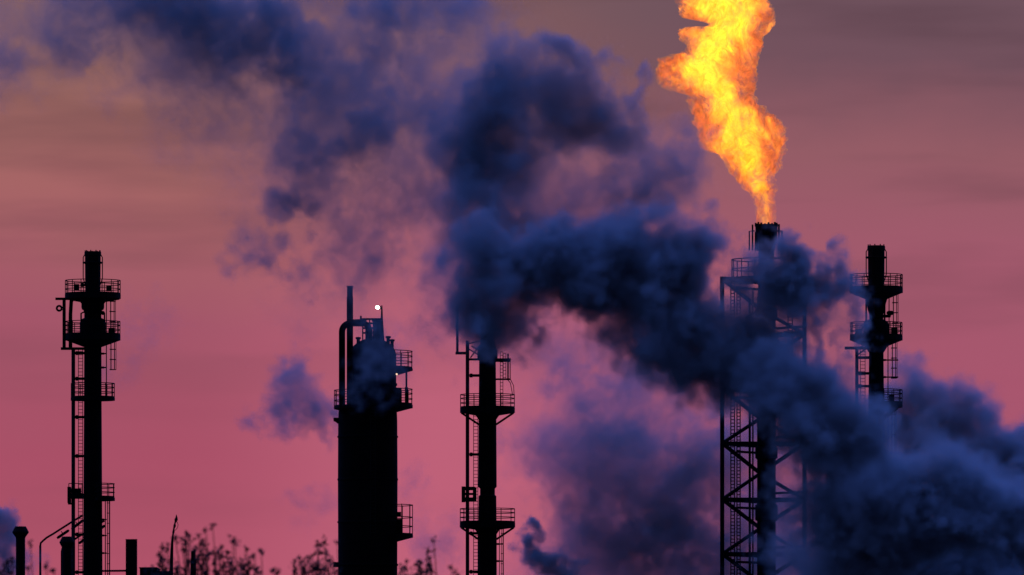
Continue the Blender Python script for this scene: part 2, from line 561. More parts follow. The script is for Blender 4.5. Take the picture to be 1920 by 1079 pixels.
def right_stack():
    P = Plane(806, 1643.0)
    x, z, s = P.x, P.z, P.s
    t = thing('flare_stack', 'tall slim dark stack rising out of dense smoke to the right of the burning flare', 'tower', P.loc, 'slim stacks with ring platforms')
    MB().lathe([(s(18), 0), (s(17), z(900)), (s(14), z(700)), (s(13.2), z(600)), (s(13.5), z(560))], 32).build('shaft', M_CLAD, t, smooth=True)
    head_section(P, t, 1.06, 461.5)
    MB().lathe([(s(13.4), z(590)), (s(16), z(582)), (s(18), z(570)), (s(22), z(558)), (s(22), z(552))], 28).build('collar', M_STEEL, t, smooth=True)
    MB().lathe([(s(14), z(662)), (s(24), z(646)), (s(24), z(612)), (s(22), z(604)), (s(14), z(600))], 28).build('collar', M_STEEL, t, smooth=True)
    platform(t, z(541), s(15), s(50), s(25), deck=s(9), cone=s(14), posts=18)
    platform(t, z(631), s(14), s(49.5), s(25), deck=s(8), cone=s(14), posts=18)
    platform(t, z(757), s(14), s(49.5), s(25), deck=s(8), cone=s(8), posts=14, a0=-100, a1=100)
    platform(t, z(940), s(14), s(44), s(25), deck=s(8), posts=14)
    MB().tube([(x(1682), 0, z(765)), (x(1656), 0, z(785))], 0.2, 8).build('brace', M_STEEL, t)
    for a_, r0_, r1_ in ((205, 560, 610), (255, 556, 604), (315, 566, 640)):
        c_, s_ = math.cos(R(a_)) * s(19), math.sin(R(a_)) * s(19)
        MB().tube([(c_ * 0.8, s_ * 0.8, z(r0_)), (c_ * 1.12, s_ * 1.12, z(r0_ + 3)), (c_ * 1.12, s_ * 1.12, z(r1_ - 3)), (c_ * 0.8, s_ * 0.8, z(r1_))], s(1.8), 8).build('steam_pipe', M_STEEL, t, True)
    for a_, zz_, w_ in ((-10, 622, 6), (190, 624, 6), (-35, 748, 5)):
        c_, s_ = math.cos(R(a_)) * s(34), math.sin(R(a_)) * s(34)
        MB().box(c_ - s(w_), c_ + s(w_), s_ - 0.2, s_ + 0.2, z(zz_) - s(6), z(zz_) + s(6)).build('control_box', M_STEEL, t)
    v = MB()
    v.tube([(x(1655), -0.3, z(594)), (x(1668), -0.3, z(594)), (x(1669), -0.3, z(587))], s(3), 8)
    v.lathe([(s(4), z(592)), (s(7), z(590)), (s(7), z(586)), (s(4), z(584))], 12, x(1669), -0.3)
    v.build('relief_valve', M_STEEL, t)
    ladder(t, x(1667), 0, z(631), z(548), out=1, w=0.5, cage_r=s(9))
    ladder(t, x(1665), 0, z(757), z(636), out=1, w=0.5, cage_r=s(9), cage_from=z(710))
    ladder(t, x(1665), 0, 0, z(757), out=1, w=0.5, cage_r=s(8))
    pipe(t, [(x(1606.5), -0.1, 0), (x(1606.5), -0.1, z(652))], s(3.2), M_PIPE)
    MB().box(x(1584), x(1634), -0.25, 0.25, z(656), z(651)).build('support_beam', M_STEEL, t)
    MB().box(x(1604), x(1634), -0.22, 0.22, z(674), z(669)).build('support_beam', M_STEEL, t)
    g = MB()
    g.tube([(x(1612), -0.1, z(655)), (x(1630), -0.1, z(635))], 0.08, 6)
    g.build('brace', M_STEEL, t)
    g = MB()
    g.tube([(x(1606), -0.4, z(668)), (x(1630), -0.4, z(650))], 0.08, 6)
    g.build('brace', M_STEEL, t)
    slim_ladder(t, x(1618), 0.5, 0, z(655), w=s(9))
    brackets(t, [z(p) for p in (701, 725, 800, 880)], x(1609), x(1632))
    brackets(t, [z(p) for p in (676, 708)], x(1655), x(1684), 0, 0.06)
    return t


def middle_stack():
    P = Plane(800, 914.0)
    x, z, s = P.x, P.z, P.s
    t = thing('flare_stack', 'slim dark stack with its top swallowed by smoke, right of the thick domed column', 'tower', P.loc, 'slim stacks with ring platforms')
    MB().lathe([(s(18), 0), (s(17.4), z(1000)), (s(16.6), z(931)), (s(14), z(929)), (s(14), z(917)), (s(17.4), z(914)), (s(16.6), z(780)), (s(15.6), z(672)),
                (s(13), z(660)), (s(13), z(612)), (s(14.2), z(611)), (s(14.2), z(604)), (s(11), z(604))], 32).build('shaft', M_CLAD, t, smooth=True)
    MB().lathe([(s(15.8), z(676)), (s(19), z(672)), (s(19), z(660)), (s(15), z(648)), (s(13.2), z(646))], 24).build('collar', M_STEEL, t, smooth=True)
    platform(t, z(766), s(16), s(51.5), s(25), deck=s(9), cone=s(6), posts=12, braces=((0, 1.1), (180, 1.1), (-60, 1.1), (-120, 1.1)))
    platform(t, z(981), s(17), s(52), s(26), deck=s(9), cone=s(5), posts=12, braces=((0, 1.1), (180, 1.1), (-60, 1.1), (-120, 1.1)))
    # riser pipe with the bracket arm and slim vent rod
    pipe(t, [(x(876.5), -0.2, 0), (x(876.5), -0.2, z(640))], s(3.5), M_PIPE)
    MB().box(x(854), x(876), -0.15, 0.15, z(665.5), z(660.5)).build('support_beam', M_STEEL, t)
    MB().box(x(875), x(958), -0.35, -0.1, z(677), z(673)).build('support_beam', M_STEEL, t)
    pipe(t, [(x(857.5), 0, z(662)), (x(857.5), 0, z(572))], s(2.4), M_PIPE, 8, 'vent_rod')
    for a, b in (((882, 672), (900, 648)), ((884, 650), (902, 660)), ((878, 655), (900, 668)), ((902, 640), (880, 645))):
        MB().tube([(x(a[0]), -0.2, z(a[1])), (x(b[0]), -0.2, z(b[1]))], 0.07, 6).build('brace', M_STEEL, t)
    MB().tube([(x(926), -0.3, z(668)), (x(931), -0.3, z(660))], 0.12, 6).build('valve', M_STEEL, t)
    # ladder frame on the right
    f = MB()
    for q in (678, 712):
        f.box(x(929), x(957.5), -0.1, 0.1, z(q + 1.6), z(q - 1.6))
    f.tube([(x(952.5), 0, z(712)), (x(952.5), 0, z(664))], 0.085, 6)
    f.tube([(x(956.5), 0, z(712)), (x(956.5), 0, z(677))], 0.05, 6)
    f.tube([(x(951), 0, z(712)), (x(957), 0, z(719)), (x(960), 0, z(735)), (x(961), 0, z(742))], 0.04, 6)
    f.tube([(x(957), 0, z(712)), (x(963), 0, z(724)), (x(964), 0, z(742))], 0.04, 6)
    f.build('ladder_frame', M_STEEL, t)
    slim_ladder(t, x(940.5), 0.2, z(766), z(660), w=s(5))
    slim_ladder(t, x(946), -0.4, z(712), z(664), w=s(5))
    slim_ladder(t, x(892), 0.3, 0, z(770), w=s(8))
    ladder(t, x(936.5), 0, 0, z(985), out=1, w=0.45, cage_r=s(4))
    brackets(t, [z(p) for p in (705, 853, 1001, 1073)], x(880), x(900))
    brackets(t, [z(p) for p in (1021, 1053)], x(930), x(943), 0, 0.06)
    c = MB()
    for q0, q1 in ((914, 920.5), (925.5, 929.5), (934, 942)):
        c.box(x(866), x(891), -0.8, -0.25, z(q1), z(q0))
    c.box(x(865.5), x(872.5), -0.79, -0.26, z(943), z(913.5)).box(x(886.5), x(893.5), -0.79, -0.26, z(941), z(915))
    c.build('valve_frame', M_STEEL, t)
    return t


# ------------------------------------------------------------------ the thick column
def column():
    P = Plane(798, 692.0)
    x, z, s = P.x, P.z, P.s
    t = thing('column_vessel', 'thick black process column with a domed top, side platforms and lit lamps', 'column', P.loc)
    ax = x(689.5)
    R0 = s(55.5)
    prof = [(R0, 0), (R0, z(1045)), (R0 * 1.01, z(900)), (R0 * 1.0, z(790)), (R0 * 0.985, z(772)), (s(50), z(768))]
    MB().lathe(prof, 48, ax).build('shell', M_CLAD, t, smooth=True)
    ux, ur = x(699), s(44)
    MB().lathe([(ur, z(772)), (ur, z(668))] + [(ur * math.cos(a), z(668) + s(33) * math.sin(a)) for a in (0.2, 0.4, 0.6, 0.8, 1.0, 1.2, 1.35, 1.5)], 40, ux).build('dome', M_CLAD, t, smooth=True)
    MB().lathe([(s(14), z(650)), (s(13), z(634)), (s(8), z(630)), (s(8), z(604)), (s(10), z(603)), (s(10), z(600))], 20, x(707), 0.4).build('nozzle', M_STEEL, t, smooth=True)
    # cage of handrails round the nozzle
    for yy in (-0.7, 0.9):
        c = MB()
        for q in (680, 686, 693, 700, 706, 713, 717):
            c.tube([(x(q), yy, z(650)), (x(q), yy, z(599))], 0.05, 6)
        for r_ in (599, 607, 616, 625):
            c.tube([(x(679), yy, z(r_)), (x(718), yy, z(r_))], 0.05, 6)
        c.build('handrail', M_STEEL, t)
    MB().tube([(x(677), -1.0, z(603)), (x(677), -1.0, z(594))], [0.12, 0.09], 6).build('vent_valve', M_STEEL, t)
    m = MB().tube([(x(716), -0.3, z(640)), (x(716), -0.3, z(600)), (x(716), -0.3, z(574))], [s(5), s(2.2), s(1.2)], 8)
    pole = m.build('lamp_pole', M_STEEL, t)
    hd = MB().tube([(x(716), -0.3, z(581)), (x(709), -0.55, z(576.5))], 0.07, 6)
    hd.sphere((x(709.5), -0.25, z(577.5)), s(5), 8, 0.8)
    hd.build('floodlight', M_STEEL, pole)
    lm = MB()
    lm.sphere((0, 0, 0), s(4.0), 12, 0.7)
    lo = lm.build('lamp', M_LAMP, pole, True)
    lo.location = (x(708), -0.62, z(578))
    lo.rotation_euler = (R(40), R(28), 0)
    for qx, qy, dz_ in ((672, -0.9, 12), (728, -0.7, 14), (735, 0.3, 9)):
        m = MB().lathe([(s(3.2), z(662)), (s(3.2), z(650 - dz_)), (s(5), z(649.5 - dz_)), (s(5), z(646 - dz_)), (0.02, z(645.5 - dz_))], 12, x(qx), qy)
        m.build('nozzle', M_STEEL, t, True)
    for q in (690, 722, 752):
        MB().lathe([(ur + 0.002, z(q + 2)), (ur + 0.09, z(q + 2)), (ur + 0.09, z(q - 2)), (ur + 0.002, z(q - 2))], 40, ux, cap=False).build('stiffener_ring', M_STEEL, t)
    for q in (820, 900, 980, 1060):
        MB().lathe([(R0 * 1.0, z(q + 2)), (R0 * 1.0 + 0.075, z(q + 1.5)), (R0 * 1.0 + 0.075, z(q - 1.5)), (R0 * 1.0, z(q - 2))], 48, ax, cap=False).build('stiffener_ring', M_STEEL, t)
    slim_ladder(t, x(700), -2.75, z(1004), z(760), w=s(9))
    # vent stack and overhead pipe
    MB().lathe([(s(6.0), z(775)), (s(6.0), z(560)), (s(5.4), z(558)), (s(5.4), z(541)), (s(6.2), z(540.5)), (s(6.2), z(538.5)), (s(4.8), z(538.5))], 20, x(656.5), -1.2).build('vent_pipe', M_STEEL, t, smooth=True)
    pts = [(x(642), -1.8, z(775)), (x(642), -1.8, z(625))]
    for k in range(1, 9):
        a = math.pi / 2 * k / 8
        pts.append((x(642 + 16 * (1 - math.cos(a))), -1.8, z(625 - 16 * math.sin(a))))
    pts += [(x(684), -1.6, z(609)), (x(690), -1.5, z(613)), (x(693), -1.4, z(622)), (x(693), -1.2, z(650))]
    pipe(t, pts, s(6.0), M_STEEL, 18, 'overhead_pipe')
    MB().tube([(x(661), -1.0, z(602)), (x(716), -0.6, z(600))], s(1.3), 6).build('pipe', M_STEEL, t)
    # platforms
    platform(t, z(692), s(44), s(75), s(32), deck=s(4), cone=s(9), posts=20, a0=-62, a1=62, cx=ux)
    platform(t, z(760), s(44), s(75), s(29), deck=s(6), cone=s(8), posts=20, a0=-115, a1=115, cx=ux)
    platform(t, z(764), s(40), s(63.5), s(31), deck=s(4), cone=s(6), posts=20, a0=125, a1=235, cx=ax)
    platform(t, z(1004), s(54), s(85), s(57), deck=s(5), cone=s(8), posts=20, a0=-40, a1=40, cx=ax, rails=(0.28, 0.58, 0.98))
    p = MB().tube([(x(762), 0, z(760)), (x(762), 0, z(694))], s(1.8), 8)
    p.tube([(x(762), 0, z(757)), (x(762), 0, z(727))], s(3.0), 8)
    p.build('prop', M_STEEL, t)
    MB().box(x(739), x(753), -0.9, 0.5, z(760), z(729)).build('junction_box', M_STEEL, t)
    bb = MB().box(x(744), x(754.5), -0.7, 0.5, z(1004), z(974))
    bb.build('junction_box', M_STEEL, t)
    MB().box(x(744), x(752), -0.6, 0.2, z(970), z(961)).build('junction_box', M_STEEL, t)
    MB().box(x(625.5), x(640), -0.5, 0.5, z(791), z(784.5)).add([(x(628), -0.45, z(791.1)), (x(640), -0.45, z(791.1)), (x(640), -0.45, z(800)), (x(628), 0.45, z(791.1)), (x(640), 0.45, z(791.1)), (x(640), 0.45, z(800))],
        [(0, 1, 2), (3, 5, 4), (0, 3, 4, 1), (0, 2, 5, 3), (1, 4, 5, 2)]).build('lifting_lug', M_STEEL, t)
    MB().box(x(625), x(640), -0.5, 0.5, z(1064), z(1055)).build('lifting_lug', M_STEEL, t)
    bl = MB().tube([(x(742), -1.0, z(698)), (x(745), -2.2, z(701))], 0.1, 8)
    bl.lathe([(s(3.4), z(702.4)), (s(3.0), z(700.2)), (s(1.2), z(699))], 10, x(744.5), -2.3)
    fx = bl.build('bulkhead_light', M_STEEL, t)
    l2 = MB()
    l2.sphere((x(744.5), -2.3, z(704.8)), s(1.9), 8)
    l2.build('lamp', M_LAMP2, fx, True)
    return t


# ------------------------------------------------------------------ the flare derrick
def derrick():
    P = Plane(800, 1437.0)
    x, z, s = P.x, P.z, P.s
    t = thing('flare_derrick', 'tall lattice derrick carrying the burning flare pipe, half hidden in smoke', 'flare tower', P.loc)
    L = (x(1353.5), -1.2)
    Rg = (x(1508), -0.6)
    B = (x(1428), 4.2)
    zs = [z(p) for p in (525, 628, 731, 833, 938, 1040, 1143, 1246, 1349)]
    for (px, py), r_ in ((L, s(4.0)), (Rg, s(4.0)), (B, s(4.0))):
        MB().tube([(px, py, 0), (px, py, zs[0] + 0.2)], r_, 12).build('leg', M_STEEL, t, smooth=True)
    def beam(a, b, w, h, name):
        """rectangular steel section between two points"""
        a, b = Vector(a), Vector(b)
        t_ = (b - a).normalized()
        u = t_.cross(Vector((0, 0, 1))).normalized()
        v = t_.cross(u)
        vs = [tuple(p + u * i * w + v * j * h) for p in (a, b) for i, j in ((-1, -1), (1, -1), (1, 1), (-1, 1))]
        MB().add(vs, [(0, 3, 2, 1), (4, 5, 6, 7), (0, 1, 5, 4), (1, 2, 6, 5), (2, 3, 7, 6), (3, 0, 4, 7)]).build(name, M_STEEL, t)

    for i, zz in enumerate(zs):
        for a, b in ((L, B), (B, Rg), (L, Rg)):
            beam((*a, zz), (*b, zz), s(2.5), s(4.2 if b is B else 3.4), 'girt')
        if i + 1 < len(zs):
            zm, zn = 0.5 * (zz + zs[i + 1]), zs[i + 1]
            for a in (L, Rg):
                beam((*a, zz), (*B, zm), s(2.0), s(3.2), 'brace')
                beam((*B, zm), (*a, zn), s(2.0), s(2.8), 'brace')
            beam((L[0] * .62 + B[0] * .38, L[1] * .62 + B[1] * .38, zz - s(14)), (B[0], B[1], zz - s(14)), s(1.6), s(2.2), 'girt')
            beam((Rg[0], Rg[1], zz + s(14)), (B[0], B[1], zz + s(14)), s(1.6), s(2.2), 'girt')
    # flare riser and burner tip
    MB().lathe([(s(17.5), 0), (s(17.5), z(560)), (s(15), z(540)), (s(15), z(470)), (s(17), z(468))], 28).build('flare_riser', M_CLAD, t, smooth=True)
    tip = MB().lathe([(s(17), z(468)), (s(17), z(459)), (s(20.5), z(457)), (s(20.8), z(426)), (s(22), z(425.5)), (s(22), z(422)), (s(18), z(422)), (s(17), z(440))], 32)
    for k in range(18):
        a = 2 * math.pi * k / 18
        r_ = s(20)
        h_ = (1.5, 4, 2.6, 0.8, 3.2)[k % 5]
        tip.box(r_ * math.cos(a) - 0.09, r_ * math.cos(a) + 0.09, r_ * math.sin(a) - 0.09, r_ * math.sin(a) + 0.09, z(422.2), z(422 - h_))
    tip.build('burner_tip', M_CLAD, t)
    pl = MB()
    for k in range(7):
        a = 2 * math.pi * k / 7 + math.pi
        q0, q1, q2 = s(22), s(26), s(32)
        c, sn = math.cos(a), math.sin(a)
        pl.tube([(q0 * c, q0 * sn, z(434)), (q2 * c, q2 * sn, z(434.5)), (q2 * c, q2 * sn, z(470))], 0.075, 6)
        pl.tube([(q1 * c, q1 * sn, z(422)), (q1 * c, q1 * sn, z(470))], 0.09, 6)
    pl.build('pilot_pipework', M_STEEL, t)
    for a, b in ((1466, 1475), (1478, 1488)):
        hp = MB()
        hp.tube([(x(a), -0.5, z(490)), (x(a), -0.5, z(466)), (x(a + 3), -0.5, z(463)), (x(b - 2), -0.5, z(463.5)), (x(b), -0.5, z(468)), (x(b), -0.5, z(490))], 0.07, 6)
        hp.build('hoop', M_STEEL, t)
    # access platform, stairs, ladders
    platform(t, z(524), s(18), s(66), s(36), deck=s(7), posts=14, a0=120, a1=300, rr=0.055, rails=(0.5, 1.0))
    for q, w in ((1374, 7), (1385, 6)):
        slim_ladder(t, x(q), 0.4, 0, z(524), w=s(w), rr=0.06)
    pipe(t, [(x(1406), 0.4, 0), (x(1406), 0.4, z(560))], s(2.2), M_STEEL, 8)
    pipe(t, [(x(1412), 0.6, 0), (x(1412), 0.6, z(545))], s(1.5), M_STEEL, 8)
    slim_ladder(t, x(1482), 0.4, z(700), z(560), w=s(8), rr=0.06)
    for q, h_ in ((590, 12), (700, 9), (850, 12), (962, 16)):
        MB().lathe([(s(17.6), z(q + h_)), (s(21), z(q + h_ - 2)), (s(21), z(q - h_ + 2)), (s(17.6), z(q - h_))], 24).build('riser_guide', M_STEEL, t)
    MB().box(x(1470), x(1503), -0.3, 0.3, z(632), z(622)).build('pipe_support', M_STEEL, t)
    return t


# ------------------------------------------------------------------ foreground roofline
def vent(px, top, rpx, hpx, label, Y=560):
    P = Plane(Y, px)
    z, s = P.z, P.s
    t = thing('vent_stack', label, 'chimney', P.loc, 'capped vent stacks in the foreground')
    MB().lathe([(s(rpx), 0), (s(rpx), z(top + 20)), ], 24).build('flue', M_STEEL, t, smooth=True)
    MB().lathe([(s(rpx), z(top + 22)), (s(rpx * 1.15), z(top + 19)), (s(hpx), z(top + 12)), (s(hpx), z(top + 10)), (s(hpx * 0.66), z(top)), ], 12).build('cowl', M_STEEL, t)
    return t


def lamp_post(px, top, label, Y=562):
    """top = photo row of the bend where pole turns into arm"""
    P = Plane(Y, px)
    z, s = P.z, P.s
    X = lambda d: s(d)
    Z = lambda d: z(top + d)
    t = thing('lamp_post', label, 'lamp post', P.loc, 'twin headed lamp posts')
    MB().tube([(0, 0, 0), (0, 0, Z(0))], [s(3.2), s(2.2)], 10).build('pole', M_STEEL, t, smooth=True)
    MB().tube([(0, 0, Z(0.2)), (X(1), 0, Z(-5)), (X(5), 0, Z(-9)), (X(12), 0, Z(-15)), (X(24), 0, Z(-22)), (X(60), 0, Z(-45)), (X(80), 0, Z(-57))], s(1.9), 8).build('arm', M_STEEL, t, smooth=True)
    u = Vector((0.842, 0, 0.54)).normalized()
    n = Vector((0.54, 0, -0.842)).normalized()
    for a, b in (((30, -16), (53, -31)), ((57, -33), (80, -50))):
        p, q = Vector((X(a[0]), 0, Z(a[1]))), Vector((X(b[0]), 0, Z(b[1])))
        m = MB()
        vs = []
        for c, w0, w1 in ((p, 0.05, 0.22), (p.lerp(q, 0.12), 0.0, 0.26), (p.lerp(q, 0.9), -0.02, 0.24), (q, 0.05, 0.18)):
            for yy in (-0.16, 0.16):
                vs += [tuple(c + n * w0 + Vector((0, yy, 0))), tuple(c + n * w1 + Vector((0, yy, 0)))]
        fs = [(0, 1, 3, 2), (14, 15, 13, 12)] if False else [(0, 1, 3, 2), (12, 14, 15, 13)]
        for i in range(3):
            o = i * 4
            fs += [(o, o + 4, o + 5, o + 1), (o + 2, o + 3, o + 7, o + 6), (o, o + 2, o + 6, o + 4), (o + 1, o + 5, o + 7, o + 3)]
        m.add(vs, fs)
        m.tube([p.lerp(q, 0.5) + n * 0.0, p.lerp(q, 0.5) - n * 0.22], 0.05, 6)
        m.build('lamp_head', M_STEEL, t)
    return t


def foreground():
    vent(38.5, 988, 8.8, 15.5, 'free standing capped vent stack near the left edge, clear of the slim tower')
    vent(126, 1007, 9.3, 14.5, 'vent stack with a flared cap just left of the slim ladder tower', 566)
    lamp_post(75.5, 1024, 'lamp post with twin slanted heads clear against the sky beside the outer vent stack', 830)
    lamp_post(116, 1034, 'lower lamp post tucked behind the inner vent stack, its head against the tower', 836)
    P = Plane(560, 246.5)
    t = thing('chimney', 'plain square black chimney right of the slim ladder tower', 'chimney', P.loc)
    w = P.s(10.4)
    MB().box(-w, w, -w, w, 0, P.z(1013.5)).build('flue', M_STEEL, t)
    MB().box(-w - 0.012, w + 0.012, -w - 0.012, w + 0.012, P.z(1013.4), P.z(1012)).build('rim', M_STEEL, t)
    P = Plane(566, 216)
    o = pipe(None, [(P.x(190) + P.loc[0], 566, P.z(1071.5)), (P.x(236) + P.loc[0], 566, P.z(1071))], P.s(1.9), M_STEEL, 8, 'pipe_rail')
    tag(o, 'thin horizontal pipe running from the slim tower to the square chimney', 'pipe')
    P = Plane(562, 280)
    t = thing('plant_building', 'flat roofed boxy building beside the square chimney with a lower step', 'building', P.loc)
    MB().box(P.x(264.5), P.x(296), -2, 3, 0, P.z(1068)).box(P.x(297), P.x(322), -2.4, 2, 0, P.z(1075.5)).build('wall', M_WALL, t)
    MB().box(P.x(263.5), P.x(297), -2.15, 3.15, P.z(1067.9), P.z(1066)).box(P.x(297.2), P.x(323), -2.55, 2.15, P.z(1075.4), P.z(1073.5)).build('roof', M_STEEL, t)
    P = Plane(560, 362.5)
    t = thing('chimney', 'short slim chimney poking up amid the bushy treetop', 'chimney', P.loc)
    MB().box(P.s(-5), P.s(5), -0.2, 0.2, 0, P.z(1048)).build('flue', M_STEEL, t)
    MB().box(P.s(-4.2), P.s(4.2), -0.16, 0.16, P.z(1047.9), P.z(1034)).build('pot', M_STEEL, t)
    P = Plane(560, 320)
    t = thing('mast', 'thin crooked mast with a pointed tip leaning beside the treetops', 'mast', P.loc)
    pts = [(320.5, 1400, 4.2), (321, 1079, 3.6), (322, 1040, 3.0), (323, 1015, 2.3), (324.5, 1002, 1.6), (325.2, 999, 2.4), (326, 992, 1.5), (327.5, 987, 2.6), (328, 982, 1.4), (329.5, 978, 2.2)]
    MB().tube([(P.x(320), 0, 0)] + [(P.x(a), 0, P.z(b)) for a, b, c in pts], [P.s(5)] + [P.s(c) for a, b, c in pts], 8).build('pole', M_STEEL, t)
    MB().tube([(P.x(a), 0, P.z(b)) for a, b in ((329.2, 979), (330.3, 975), (331, 971), (330.6, 965.5))], [P.s(2.0), P.s(3.4), P.s(1.9), P.s(0.4)], 8).build('tip', M_STEEL, t)
    w_ = MB().tube([(P.x(330), 0, P.z(976)), (P.x(334), 0, P.z(984)), (P.x(333), 0, P.z(990)), (P.x(328), 0, P.z(996))], 0.02, 5)
    w_.build('cable', M_GALV, t)


# ------------------------------------------------------------------ treetops
def tree(px0, Y, tips, faint, label, seed):
    rnd = random.Random(seed)
    P = Plane(Y, px0)
    x, z, s = P.x, P.z, P.s
    t = thing('tree', label, 'tree', P.loc, 'bushy treetops along the bottom edge')
    fork = z(1320)
    trunk = MB().tube([(0, 0, 0), (0.05, 0.02, fork * 0.5), (0, 0, fork)], [0.16, 0.12, 0.09], 10)
    trunk.build('trunk', M_BARK, t, True)
    leaves = MB()
    br = MB()

    def leaf(c, size):
        d = Vector((rnd.gauss(0, 1), rnd.gauss(0, 1), rnd.gauss(0, 0.8))).normalized()
        q = d.orthogonal().normalized()
        q = Matrix.Rotation(rnd.uniform(0, 6.28), 3, d) @ q
        w = d.cross(q)
        a, b = size, size * 0.42
        leaves.add([c - q * a * 0.5, c - q * a * 0.1 + w * b * 0.5 + d * size * .06, c + q * a * 0.5, c - q * a * 0.1 - w * b * 0.5 + d * size * .06], [(0, 1, 2, 3)])

    forks = []
    for k in range(5):
        a = 2 * math.pi * k / 5 + seed
        pt = Vector((0.5 * math.cos(a), 0.5 * math.sin(a), z(1180) + rnd.uniform(-0.3, 0.3)))
        br.tube([(0, 0, fork - 0.05), pt * 0.5 + Vector((0, 0, fork * 0.5)), pt], [0.06, 0.045, 0.03], 6)
        forks.append(pt)
    for k, (tx, ty, r_) in enumerate(list(tips) + list(faint)):
        isf = k >= len(tips)
        yy = rnd.uniform(-0.8, 0.8) if not isf else rnd.uniform(-22, -8)
        kk = (Y + yy) / Y
        c = Vector((((tx - 960) * P.k * kk) - P.loc[0], yy, CAM_Z + (z(ty) - CAM_Z) * kk))
        f = min(forks, key=lambda q: abs(q.x - c.x) + rnd.uniform(0, 0.4))
        if isf:
            f = Vector((c.x + rnd.uniform(-.2, .2), yy * 0.3, 2.0))
        mid = f.lerp(c, 0.55) + Vector((rnd.uniform(-0.1, 0.1), 0, -0.05))
        br.tube([f, mid, c], [0.024, 0.015, 0.008], 5)
        R_ = s(r_)
        for j in range(int(4 + r_ * 1.7)):
            o = Vector((rnd.gauss(0, 0.5), rnd.gauss(0, 0.7), rnd.gauss(0, 0.55))) * R_
            leaf(c + o, rnd.uniform(0.075, 0.14))
        # a few single leaves down the twig
        for j in range(6):
            q = mid.lerp(c, rnd.uniform(0.1, 1.0)) + Vector((rnd.gauss(0, .07), rnd.gauss(0, .07), rnd.gauss(0, .05)))
            leaf(q, rnd.uniform(0.06, 0.11))
    # the body of the crown, below the frame for the most part
    xs = [x(a) for a, b, c in tips]
    for j in range(900):
        a = rnd.uniform(min(xs) - 0.1, max(xs) + 0.1)
        c = Vector((a, rnd.uniform(-0.9, 0.9), rnd.uniform(z(1330), z(1076))))
        leaf(c, rnd.uniform(0.06, 0.11))
    br.build('branch', M_BARK, t)
    leaves.build('crown', M_LEAF, t)
    return t


def trees():
    A = [(302.6, 1049, 7), (305, 1027, 6), (303, 1062, 9), (312, 1032, 4), (318, 1063, 12), (328, 1068, 11), (285, 1067, 6), (275, 1070, 5), (332, 1075, 10), (310, 1074, 12)]
    tree(305, 190, A, [(298, 1040, 4), (314, 1022, 4)], 'sparse treetop round the foot of the crooked mast', 3)
    B = [(340, 1013, 8), (346, 1018, 6), (328, 1008, 5), (355, 1008, 6), (373, 1008, 8), (381, 1018, 8), (380, 1026, 7), (349, 1033, 8), (365, 1031, 10), (376, 1038, 8), (393, 1038, 8), (386, 1045, 8),
         (404, 1046, 10), (413, 1038, 10), (424, 1039, 7), (433, 1051, 9), (453, 1053, 10), (468, 1053, 8), (470, 1063, 9), (459, 1064, 10), (380, 1057, 9), (402, 1058, 8), (418, 1060, 7),
         (430, 1066, 14), (441, 1063, 14), (446, 1072, 15), (481, 1068, 7), (350, 1071, 8), (377, 1068, 9), (405, 1076, 8), (484, 1076, 7), (460, 1074, 11), (424, 1074, 13), (412, 1073, 7), (385, 1076, 10), (352, 1054, 7), (370, 1052, 9)]
    tree(410, 185, B, [(399, 988, 5), (386, 994, 4), (490, 1034, 5), (476, 1044, 4), (439, 1015, 7), (436, 1018, 4), (462, 1028, 4), (415, 1026, 4), (350, 1002, 5)], 'broadest bushy treetop, between the crooked mast and the thick column', 11)
    Cc = [(552, 1055, 8), (567, 1060, 9), (578, 1053, 7), (595, 1054, 10), (597, 1036, 9), (598, 1024, 7), (607, 1016, 8), (610, 1039, 8), (617, 1049, 8), (600, 1067, 14), (570, 1068, 11), (590, 1072, 13),
          (612, 1064, 7), (622, 1058, 7), (630, 1072, 10), (553, 1072, 6), (586, 1062, 8), (605, 1076, 12), (574, 1076, 9)]
    tree(590, 188, Cc, [(520, 1073, 6), (511, 1070, 5), (632, 1016, 4), (562, 1046, 4), (584, 1044, 4)], 'treetop touching the left foot of the thick column', 23)
    Dd = [(752, 1064, 8), (758, 1073, 9), (784, 1062, 6), (788, 1056, 5), (790, 1073, 8), (801, 1035, 8), (805, 1048, 8), (813, 1013, 6), (805, 1060, 6), (809, 1070, 10), (778, 1076, 10), (800, 1075, 10)]
    tree(785, 186, Dd, [(762, 1052, 4), (788, 1054, 4), (853, 1075, 8), (846, 1066, 4)], 'treetop between the thick column and the slim smoking stack', 31)
    Ee = [(4, 1074, 9), (14, 1065, 8), (12, 1057, 6), (21, 1050, 6), (20, 1074, 7), (-10, 1066, 10), (-24, 1060, 12), (-30, 1074, 14)]
    tree(-5, 184, Ee, [(57, 1020, 4), (86, 1063, 5), (100, 1070, 5), (52, 1066, 4)], 'treetop in the corner below the leftmost puff of smoke', 47)


